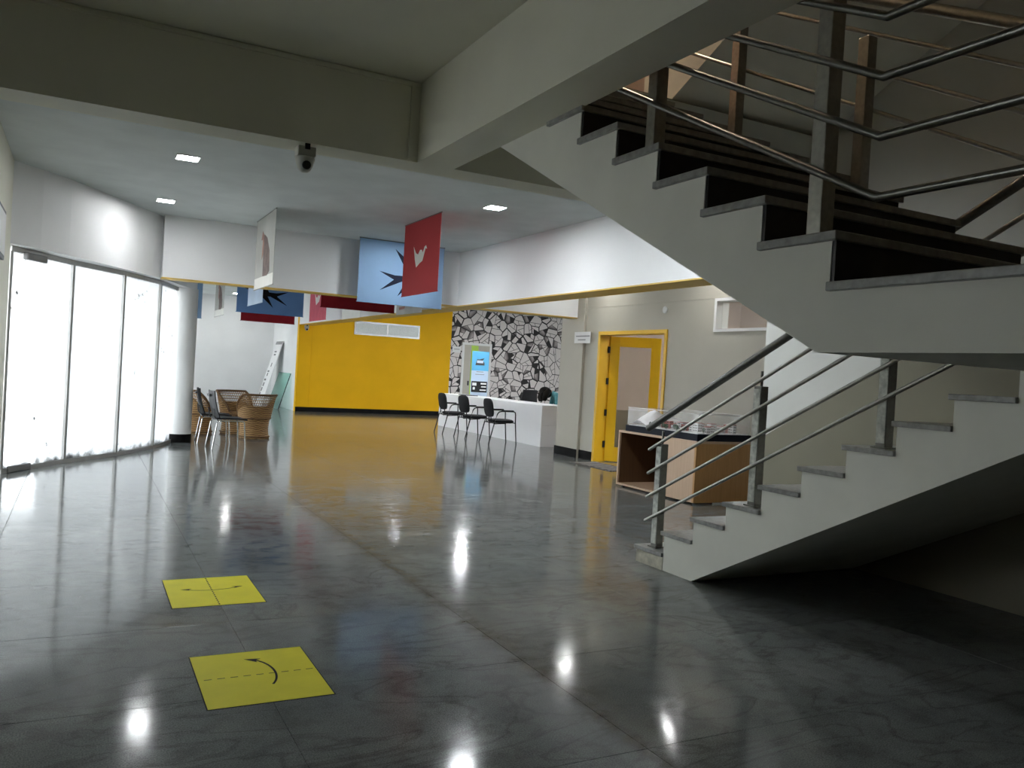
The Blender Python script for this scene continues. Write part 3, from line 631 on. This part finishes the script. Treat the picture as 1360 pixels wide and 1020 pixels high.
cv = [(.735+.105*math.cos(a), 3.755+.19*math.sin(a)) for a in [math.radians(q) for q in range(-50, 76, 7)]]
MB().prism(arrow_pts(cv, .010), .0016, .0021, 'z').build('arrow_shaft', 'black_print', ta)
MB().prism(head((cv[-1][0]-.035, cv[-1][1]+.018), (-1, .55), .07, .024), .0016, .0023, 'z').build('arrow_head', 'black_print', ta)
tb = sticker(.51, 1.015, 4.87, 5.50, 'farther yellow floor sticker with a two-headed arrow across a dotted line')
for k in range(16):
    y = 4.885+k*.039; MB().box(.757, .765, y, y+.02, .0016, .0021).build('dash', 'black_print', tb)
cv = [(.60+.028*k, 5.20+.045*((k-6)/6)**2) for k in range(13)]
MB().prism(arrow_pts(cv, .006), .0016, .0021, 'z').build('arrow_shaft', 'black_print', tb)
for tip, d in (((cv[0][0]-.01, cv[0][1]+.004), (-1, .2)), ((cv[-1][0]+.01, cv[-1][1]+.004), (1, .25))): MB().prism(head(tip, d, .06, .018), .0016, .0023, 'z').build('arrow_head', 'black_print', tb)

# ---------------------------------------------------------------- reception counter
ct = thing('reception_counter', 'long white reception counter with a grey shaded end panel', 'counter', (8.45, 16.9, 0))
MB().box(8.12, 8.16, 14.22, 19.5, 0, .80).build('front_panel', 'counter_white', ct)
MB().box(8.16, 8.84, 14.22, 14.26, 0, .42).build('end_panel', 'counter_white', ct)
MB().box(8.16, 8.84, 14.222, 14.26, .424, .80).build('end_panel', 'counter_white', ct)
MB().box(8.16, 8.80, 19.46, 19.5, 0, .80).build('end_panel', 'counter_white', ct)
MB().box(8.12, 8.84, 14.22, 19.5, .80, .825).build('worktop', 'counter_white', ct, bevel=.003)

def visitor_chair(loc, rz, label):
    t = thing('visitor_chair', label, 'chair', loc, rz, 'black armchairs in front of the reception counter'); M = None
    # faces +X locally
    def pad(nm, w_, h_, th, P, mat):
        g = []; n = 9
        mb = MB(); pts = []
        for j in range(28):
            an = 2*PI*j/28; ca, sa = math.cos(an), math.sin(an); ex = .55
            pts.append((math.copysign(abs(ca)**ex, ca)*w_/2, math.copysign(abs(sa)**ex, sa)*h_/2))
        rings = [(.86, -th/2), (1, -th/4), (1, th/4), (.86, th/2)]; vs = []; fs = []
        for k, z in rings: vs += [(p[0]*k, p[1]*k, z) for p in pts]
        N = 28
        for i in range(3):
            for j in range(N): fs.append((i*N+j, i*N+(j+1) % N, (i+1)*N+(j+1) % N, (i+1)*N+j))
        fs += [tuple(range(N))[::-1], tuple(range(3*N, 4*N))]
        mb.add(vs, fs, P); return mb.build(nm, mat, t, world=False, smooth=True)
    pad('seat', .46, .47, .07, Matrix.Translation((.04, 0, .455)), 'black_fabric')
    pad('backrest', .46, .37, .06, Matrix.Translation((-.235, 0, .715)) @ Matrix.Rotation(math.radians(-10), 4, 'Y') @ Matrix.Rotation(PI/2, 4, 'Z') @ Matrix.Rotation(PI/2, 4, 'X'), 'black_fabric')
    for s_ in (-1, 1):
        y = .265*s_
        MB().tube([(-.30, y, 0), (-.20, y, .42), (-.145, y, .60), (-.11, y, .645), (-.05, y, .66), (.20, y, .66), (.235, y, .645), (.245, y, .60), (.25, y, .45), (.29, y, 0)], .0125, 8).build('leg_and_arm_frame', 'black_plastic', t, world=False, smooth=True)
        MB().box(-.06, .20, y-.022, y+.022, .662, .685).build('armrest', 'black_plastic', t, world=False, bevel=.006)
        MB().tube([(.10, .14*s_, .415), (-.15, .14*s_, .40), (-.21, .13*s_, .44), (-.235, .12*s_, .60)], .011, 8).build('back_support', 'black_plastic', t, world=False, smooth=True)
    MB().tube([(-.2, -.265, .42), (-.2, .265, .42)], .011, 8).tube([(.25, -.265, .43), (.25, .265, .43)], .011, 8).build('cross_bar', 'black_plastic', t, world=False)
    return t
visitor_chair((7.50, 14.86, 0), -.08, 'black armchair nearest the camera of the three at the white counter')
visitor_chair((7.50, 16.10, 0), .05, 'middle black armchair of the three at the white counter')
visitor_chair((7.46, 17.15, 0), -.04, 'black armchair farthest along, in front of the yellow wall')

def office_chair(loc, rz, label):
    t = thing('office_chair', label, 'chair', loc, rz, 'black office chairs behind the counter')
    g = [[(-.24+.05*((v-.5)*2)**2*-1+.03*((u-.5)*2)**2, (u-.5)*.50*(1-.30*max(0, v-.5)), .56+v*.50) for u in [i/8 for i in range(9)]] for v in [j/8 for j in range(9)]]
    MB().sheet(g, .05).build('backrest', 'black_fabric', t, world=False, smooth=True)
    MB().box(-.24, .26, -.25, .25, .44, .52).build('seat', 'black_fabric', t, world=False, bevel=.03)
    MB().tube([(0, 0, .10), (0, 0, .44)], .028, 12).build('gas_lift', 'black_plastic', t, world=False)
    MB().box(-.27, -.24, -.03, .03, .44, .62).build('back_bracket', 'black_plastic', t, world=False)
    for k in range(5):
        a = 2*PI*k/5; l_ = MB().tube([(0, 0, .10), (.29*math.cos(a), .29*math.sin(a), .065)], [.026, .016], 8).build('foot_spoke', 'black_plastic', t, world=False)
        MB().tube([(.29*math.cos(a), .29*math.sin(a)-.012, .028), (.29*math.cos(a), .29*math.sin(a)+.012, .028)], .028, 10).build('castor', 'black_plastic', l_, world=False)
    for s_ in (-1, 1): MB().tube([(-.1, .26*s_, .47), (-.1, .30*s_, .62), (.14, .30*s_, .64)], .016, 8).build('armrest', 'black_plastic', t, world=False, smooth=True)
office_chair((9.30, 17.25, 0), PI/2+.25, 'empty black office chair behind the counter, left of the seated person')
office_chair((9.62, 15.85, 0), PI-.1, 'black office chair under the person in the teal top')
office_chair((9.55, 14.85, 0), PI+.15, 'black office chair at the near end of the counter beside the pilaster')

# ---------------------------------------------------------------- person bent over the desk
def person(loc, rz):
    t = thing('person', 'person in a teal top with long black hair bent over behind the white counter', 'person', loc, rz)
    # faces +X locally, seated with the head bowed low
    J = {'pel': ((0, 0, .56), .145), 'wai': ((.05, 0, .70), .125), 'che': ((.17, 0, .90), .14), 'nek0': ((.28, 0, 1.02), .075), 'nek': ((.345, 0, 1.055), .055), 'hd0': ((.41, 0, 1.06), .078), 'hd': ((.47, 0, 1.03), .086), 'jaw': ((.50, 0, .96), .05)}
    E_ = [('pel', 'wai'), ('wai', 'che'), ('che', 'nek0'), ('nek0', 'nek'), ('nek', 'hd0'), ('hd0', 'hd'), ('hd', 'jaw')]
    for s_, n in ((1, 'l'), (-1, 'r')):
        J.update({'sh'+n: ((.22, .17*s_, .98), .068), 'el'+n: ((.25, .24*s_, .74), .046), 'wr'+n: ((.38, .13*s_, .648), .030), 'pa'+n: ((.44, .10*s_, .632), .030), 'pb'+n: ((.48, .085*s_, .622), .027),
                  'hp'+n: ((.05, .09*s_, .53), .10), 'kn'+n: ((.45, .10*s_, .50), .062), 'an'+n: ((.40, .10*s_, .10), .042), 'to'+n: ((.54, .11*s_, .035), .034)})
        E_ += [('che', 'sh'+n), ('sh'+n, 'el'+n), ('el'+n, 'wr'+n), ('wr'+n, 'pa'+n), ('pa'+n, 'pb'+n), ('pel', 'hp'+n), ('hp'+n, 'kn'+n), ('kn'+n, 'an'+n), ('an'+n, 'to'+n)]
        for k, (dx, dy, ln) in enumerate(((.0, -.028, .065), (.006, -.010, .078), (.006, .009, .074), (0, .027, .058))):
            a, b2 = 'f%d%s' % (k, n), 'g%d%s' % (k, n); y0 = .085*s_
            J[a] = ((.505+dx, y0+dy, .618), .0095); J[b2] = ((.505+dx+ln*.6, y0+dy*1.15, .604), .008); E_ += [('pb'+n, a), (a, b2)]
        J['th0'+n] = ((.455, (.10-.045)*s_, .632), .0105); J['th1'+n] = ((.495, (.10-.065)*s_, .620), .009); E_ += [('pa'+n, 'th0'+n), ('th0'+n, 'th1'+n)]
    names = list(J); me = bpy.data.meshes.new('body_rig'); me.from_pydata([J[k][0] for k in names], [(names.index(a), names.index(b2)) for a, b2 in E_], [])
    o = bpy.data.objects.new('body_rig', me); COL.objects.link(o)
    o.modifiers.new('skin', 'SKIN'); sm = o.modifiers.new('sub', 'SUBSURF'); sm.levels = 2; sm.render_levels = 2
    for i, k in enumerate(names):
        sv = me.skin_vertices[0].data[i]; sv.radius = (J[k][1], J[k][1]); sv.use_root = (k == 'pel')
    dg = bpy.context.evaluated_depsgraph_get(); me2 = bpy.data.meshes.new_from_object(o.evaluated_get(dg)); bpy.data.objects.remove(o)
    me2.name = 'body'; body = bpy.data.objects.new('body', me2); COL.objects.link(body); body.parent = t
    me2.materials.clear()
    for mn in ('skin', 'teal_cloth', 'dark_cloth'): me2.materials.append(MATS[mn])
    tor = {'pel', 'wai', 'che', 'nek0'}
    for p in me2.polygons:
        cc = p.center; k = min(names, key=lambda q: (Vector(J[q][0])-cc).length-J[q][1]); p.use_smooth = True
        p.material_index = 1 if (k in tor or k[:2] in ('sh', 'el', 'wr')) and cc.z > .62 else (2 if k[:2] in ('hp', 'kn', 'an', 'to') or k == 'pel' else 0)
    # hair: cap and long fall covering the lowered face
    HM = Matrix.Translation((.455, 0, 1.045)) @ Matrix.Rotation(math.radians(70), 4, 'Y')
    MB().lathe([(.125*math.sin(q), .150*math.cos(q)) for q in [math.radians(d) for d in range(176, 3, -12)]], 20, M=HM).build('hair', 'hair', t, world=False, smooth=True)
    for y in (-.07, -.03, .02, .07): MB().tube([(.50, y, 1.09), (.565, y*1.1, 1.00), (.575, y*1.2, .92), (.56, y*1.2, .84)], [.04, .042, .04, .02], 8).build('hair_lock', 'hair', t, world=False, smooth=True)
    for s_ in (-1, 1):
        MB().tube([(.40, .085*s_, 1.10), (.47, .115*s_, 1.02), (.50, .12*s_, .93), (.505, .115*s_, .86)], [.065, .075, .065, .04], 10).build('hair_lock', 'hair', t, world=False, smooth=True)
        MB().lathe([(.004, -.004), (.011, 0), (.004, .004)], 10, M=Matrix.Translation((.552, .034*s_, 1.0)) @ Matrix.Rotation(PI/2, 4, 'Y')).build('eye', 'dark_cloth', t, world=False)
    MB().prism([(.545, 1.0), (.57, .965), (.545, .955)], -.012, .012, 'y').build('nose', 'skin', t, world=False)
    MB().box(.535, .545, -.022, .022, .925, .932).build('mouth', 'figure_rust', t, world=False)
    return t
person((9.62, 15.85, 0), PI-.25)

# ---------------------------------------------------------------- standee before the papered wall
t = thing('standee', 'tall blue roll-up standee with a dark picture at its foot, behind the counter', 'banner stand', (9.68, 20.5, 0), -.12)
MB().box(-.26, .26, -.05, .05, 0, .07).build('foot', 'grey_metal', t, world=False, bevel=.01)
MB().box(-.245, .245, -.004, .004, .07, 1.98).build('print_sheet', 'pale_blue', t, world=False)
MB().box(-.245, .245, -.0055, -.004, 1.45, 1.98).build('blue_field', 'sky_blue', t, world=False)
MB().box(-.225, .225, -.007, -.004, .86, 1.16).build('picture', 'black_plastic', t, world=False)
for (a, b2, z0, z1) in ((-.2, -.08, 1.04, 1.12), (.04, .2, 1.08, 1.12), (.06, .2, 1.0, 1.03), (-.18, -.12, .93, 1.0), (.02, .2, .91, .94)): MB().box(a, b2, -.008, -.007, z0, z1).build('picture_block', 'paper_white', t, world=False)
MB().prism([(-.14, 1.60), (.12, 1.60), (.12, 1.66), (.07, 1.74), (.11, 1.80), (-.03, 1.76), (-.10, 1.76), (-.12, 1.68)], -.008, -.0055, 'y').build('emblem', 'dark_plastic', t, world=False)
MB().box(-.10, .08, -.010, -.008, 1.66, 1.73).build('emblem_panel', 'pale_blue', t, world=False)
for a, z in ((.10, 1.42), (.13, 1.35)): MB().box(-a, a, -.008, -.004, z-.009, z+.009).build('printed_line', 'paper_grey', t, world=False)
tag(MB().box(8.30, 8.58, 18.2, 18.75, .825, .84).build('desk_tray', 'black_plastic', bevel=.004), 'dark flat tray lying on the far part of the white counter', 'tray')

# ---------------------------------------------------------------- wicker chairs and black chrome chairs by the column
def wicker_chair(loc, rz, label):
    t = thing('wicker_chair', label, 'chair', loc, rz, 'wicker barrel chairs by the column')     # open side towards +X
    MB().lathe([(.265, 0), (.27, .03), (.255, .06), (.245, .18), (.255, .29), (.275, .36)], 28).build('base', 'wicker', t, world=False, smooth=True)
    for z, r in ((.035, .272), (.36, .282)):
        MB().lathe([(r-.012, z-.014), (r+.008, z-.008), (r+.010, z), (r+.008, z+.008), (r-.012, z+.014)], 28).build('band', 'wicker_rim', t, world=False, smooth=True)
    MB().lathe([(.27, .36), (.26, .395), (.20, .405), (.02, .40)], 28).build('seat', 'wicker', t, world=False, smooth=True)
    A0 = math.radians(62); A1 = 2*PI-A0
    top = lambda a: .42+.36*min(1, max(0, (math.sin((a-A0)/(A1-A0)*PI))*1.55))**.8
    rad = lambda f: .275+.085*f**1.2
    N = 40; aa = [A0+(A1-A0)*i/N for i in range(N+1)]
    P = lambda a, f: ((rad(f*(top(a)-.36)/.42))*math.cos(a), (rad(f*(top(a)-.36)/.42))*math.sin(a), .36+f*(top(a)-.36))
    MB().sheet([[P(a, f/4*.52) for f in range(5)] for a in aa], .014).build('back_weave', 'wicker', t, world=False, smooth=True)
    lat = MB()
    for i in range(0, N):
        for di in (-2, 2):
            if 0 <= i+di <= N: lat.tube([P(aa[i], .50), P(aa[i+di//2], .74), P(aa[i+di], .97)], .0055, 4)
    for f in (.64, .76, .88): lat.tube([P(a, f) for a in aa[::2]], .007, 4)
    tag(lat.build('open_lattice', 'wicker', t, world=False), kind='stuff')
    MB().tube([P(a, 1) for a in aa], .021, 10).build('rim', 'wicker_rim', t, world=False, smooth=True)
wicker_chair((2.80, 15.25, 0), math.radians(110), 'wicker barrel chair in front, its laced back turned to the camera')
wicker_chair((2.62, 16.15, 0), math.radians(-60), 'wicker barrel chair behind the nearer wicker chair, open side to the front')
wicker_chair((1.93, 16.05, 0), math.radians(15), 'wicker barrel chair half hidden by the round column')

def chrome_chair(loc, rz, label):
    t = thing('stacking_chair', label, 'chair', loc, rz, 'black stacking chairs with chrome legs')    # faces +X
    g = []
    for i in range(9):
        u = i/8-.5; row = []
        for j in range(12):
            v = j/11
            x = -.20-.085*v-.03*math.sin(v*PI)*.6+.045*(2*u)**2*(1-v*.3); z = .47+v*.42; wv_ = .46*(1-.10*abs(v-.55))
            row.append((x, u*wv_, z))
        g.append(row)
    MB().sheet(g, .014).build('backrest', 'black_plastic', t, world=False, smooth=True)
    MB().box(-.31, -.27, -.10, .10, .80, .835).build('grip', 'dark_plastic', t, world=False, bevel=.008)
    g = [[(-.21+.46*j/8, (i/8-.5)*.45, .455+.018*(2*(i/8-.5))**2-.03*max(0, j/8-.8)*2) for i in range(9)] for j in range(9)]
    MB().sheet(g, .022).build('seat', 'black_plastic', t, world=False, smooth=True)
    for s_ in (-1, 1):
        y = .23*s_
        MB().tube([(-.26, y*1.1, 0), (-.20, y, .40), (-.17, y*.97, .437), (.17, y*.97, .437), (.205, y, .42), (.235, y*1.05, 0)], .0115, 10).build('leg_frame', 'chrome', t, world=False, smooth=True)
        MB().tube([(-.17, y*.9, .43), (-.235, y*.9, .50), (-.25, y*.88, .62)], .010, 8).build('back_bracket', 'dark_plastic', t, world=False, smooth=True)
    MB().tube([(-.1, -.22, .432), (-.1, .22, .432)], .009, 8).build('cross_bar', 'chrome', t, world=False)
chrome_chair((2.06, 13.42, 0), .06, 'black plastic chair with chrome legs standing nearest, beside the column')
chrome_chair((1.98, 14.28, 0), -.05, 'black plastic chair with chrome legs behind its twin beside the column')

# ---------------------------------------------------------------- things leaning on the white side wall
def leaning(name, label, cat, y0, y1, foot, topx, h, mat, th=.012):
    dx = topx-foot; L = math.hypot(dx, h); an = math.atan2(dx, h)
    t = thing(name, label, cat, (foot, (y0+y1)/2, 0)); M = Matrix.Translation((foot, (y0+y1)/2, 0)) @ Matrix.Rotation(an, 4, 'Y')
    MB().box(-th/2, th/2, (y0-y1)/2, (y1-y0)/2, 0.003, L, M).build('sheet', mat, t); return t, M, L
t, M, L = leaning('leaning_board', 'tall white printed board leaning on the white side wall', 'board', 25.55, 26.45, 4.86, 5.42, 2.0, 'paper_white', .02)
MB().box(-.016, -.010, -.45, .45, L-.10, L, M).build('edge_strip', 'grey_metal', t)
for a, b2, z0, z1 in ((-.05, .25, 1.72, 1.76), (-.05, .20, 1.62, 1.67), (0, .10, 1.25, 1.38), (.05, .30, 1.08, 1.13), (.1, .22, .95, 1.05), (.12, .36, .80, .86), (.15, .30, .62, .74), (.2, .34, .46, .58), (.25, .36, .30, .42)):
    MB().box(-.013, -.010, a, b2, z0, z1, M).build('printed_mark', 'dark_plastic', t)
t, M, L = leaning('glass_sheet', 'greenish glass sheet leaning on the white side wall beside the board', 'glass sheet', 24.35, 25.95, 5.12, 5.43, 1.06, 'green_glass', .012)
MB().box(-.010, .010, -.815, -.795, 0.0, L, M).build('dark_edge', 'black_plastic', t)

# ---------------------------------------------------------------- model table
tb = thing('display_table', 'wood laminate display table with an open knee space under the building model', 'table', (6.86, 8.35, 0))
MB().box(6.42, 7.30, 7.56, 9.14, .715, .745).build('table_top', 'laminate_lit', tb, bevel=.002)
MB().box(6.42, 7.28, 9.11, 9.14, .02, .715).build('side_panel', 'laminate_lit', tb)
MB().box(6.44, 7.28, 9.100, 9.11, .03, .715).build('side_panel_face', 'laminate_shade', tb)
MB().box(6.42, 7.30, 7.56, 7.59, .02, .715).build('end_panel', 'laminate_brown', tb)
MB().box(6.42, 6.44, 7.59, 8.22, .02, .715).build('pedestal_front', 'laminate_lit', tb)
MB().box(6.44, 7.28, 8.20, 8.22, .02, .715).build('pedestal_side', 'laminate_shade', tb)
MB().box(7.26, 7.28, 8.22, 9.10, .02, .715).build('back_panel', 'laminate_shade', tb)
MB().box(6.42, 7.26, 8.22, 9.11, .02, .045).build('foot_shelf', 'laminate_lit', tb)
for x in (6.48, 7.22):
    for y in (7.62, 8.18, 9.06): MB().tube([(x, y, 0), (x, y, .02)], .02, 8).build('foot', 'black_plastic', tb)
md = thing('architectural_model', 'architectural model of red and white buildings in a clear case on the display table', 'scale model', (6.86, 8.3, .745))
MB().box(6.44, 7.28, 7.58, 9.02, .745, .825).build('black_base', 'navy_board', md, bevel=.003)
MB().box(6.47, 7.25, 7.61, 8.99, .825, .832).build('site_board', 'model_white', md)
X0, X1, Y0, Y1, Z0, Z1 = 6.455, 7.265, 7.595, 9.005, .832, 1.06
for nm, bx_ in (('case_pane', (X0, X0+.004, Y0, Y1, Z0, Z1)), ('case_pane', (X1-.004, X1, Y0, Y1, Z0, Z1)), ('case_pane', (X0, X1, Y0, Y0+.004, Z0, Z1)), ('case_pane', (X0, X1, Y1-.004, Y1, Z0, Z1)), ('case_pane', (X0, X1, Y0, Y1, Z1, Z1+.004))): MB().box(*bx_).build(nm, 'acrylic', md)
MB().tube([(X0, Y0, Z1), (X1, Y0, Z1)], .0035, 6).tube([(X0, Y0, Z1), (X0, Y1, Z1)], .0035, 6).tube([(X1, Y0, Z1), (X1, Y1, Z1)], .0035, 6).build('case_edge', 'pvc_white', md)
# white hill at the far end
g = []
for i in range(13):
    row = []
    for j in range(13):
        x = 6.48+.76*i/12; y = 8.62+.36*j/12; hgt = .19*math.exp(-((x-6.72)/.22)**2-((y-8.80)/.13)**2)+.09*math.exp(-((x-7.05)/.15)**2-((y-8.78)/.15)**2)+random.uniform(0, .012)
        row.append((x, y, .835+hgt))
    g.append(row)
MB().sheet(g, .006).build('white_hill', 'model_white', md)
for k in range(26):
    bx0 = random.choice((6.52, 6.66, 6.80, 6.95, 7.08))+random.uniform(-.02, .02); by0 = 7.66+.92*random.random(); hh = random.uniform(.04, .11); a, b2 = random.uniform(.05, .09), random.uniform(.07, .12)
    red = random.random() < .45
    bl = MB().box(bx0, bx0+a, by0, by0+b2, .832, .832+hh).build('building', 'model_red' if red else 'model_white', md)
    wn = MB(); nf = max(1, int(hh/.03))
    for f in range(nf):
        for q in range(3): yy = by0+b2*(.15+.28*q); wn.box(bx0-.0015, bx0, yy, yy+b2*.16, .842+f*.03, .856+f*.03); xx = bx0+a*(.12+.3*q); wn.box(xx, xx+a*.16, by0-.0015, by0, .842+f*.03, .856+f*.03)
    wn.build('windows', 'navy_board', bl)
    MB().box(bx0-.004, bx0+a+.004, by0-.004, by0+b2+.004, .832+hh, .838+hh).build('roof', 'model_white' if red else 'model_red', bl)
for k in range(22):
    x, y, r_ = random.choice((6.49, 6.50, 6.62, 6.9, 7.15)), 7.64+.95*random.random(), random.uniform(.014, .026)
    tr = MB().lathe([(.004, 0), (r_*.8, .010), (r_, .022), (r_*.7, .042), (.003, .055)], 8, M=Matrix.Translation((x, y, .845))).build('tree', 'model_green', md, smooth=True)
    MB().tube([(x, y, .832), (x, y, .85)], .003, 5).build('trunk', 'figure_brown', tr)
dm = thing('door_mat', 'dark patterned mat lying before the yellow door', 'mat', (7.6, 11.0, 0))
MB().box(7.28, 7.80, 10.55, 11.75, .0, .008).build('pile', 'mat_fibre', dm)
for k in range(6): MB().box(7.32, 7.76, 10.62+k*.19, 10.68+k*.19, .008, .011).build('stripe', 'paper_grey', dm)
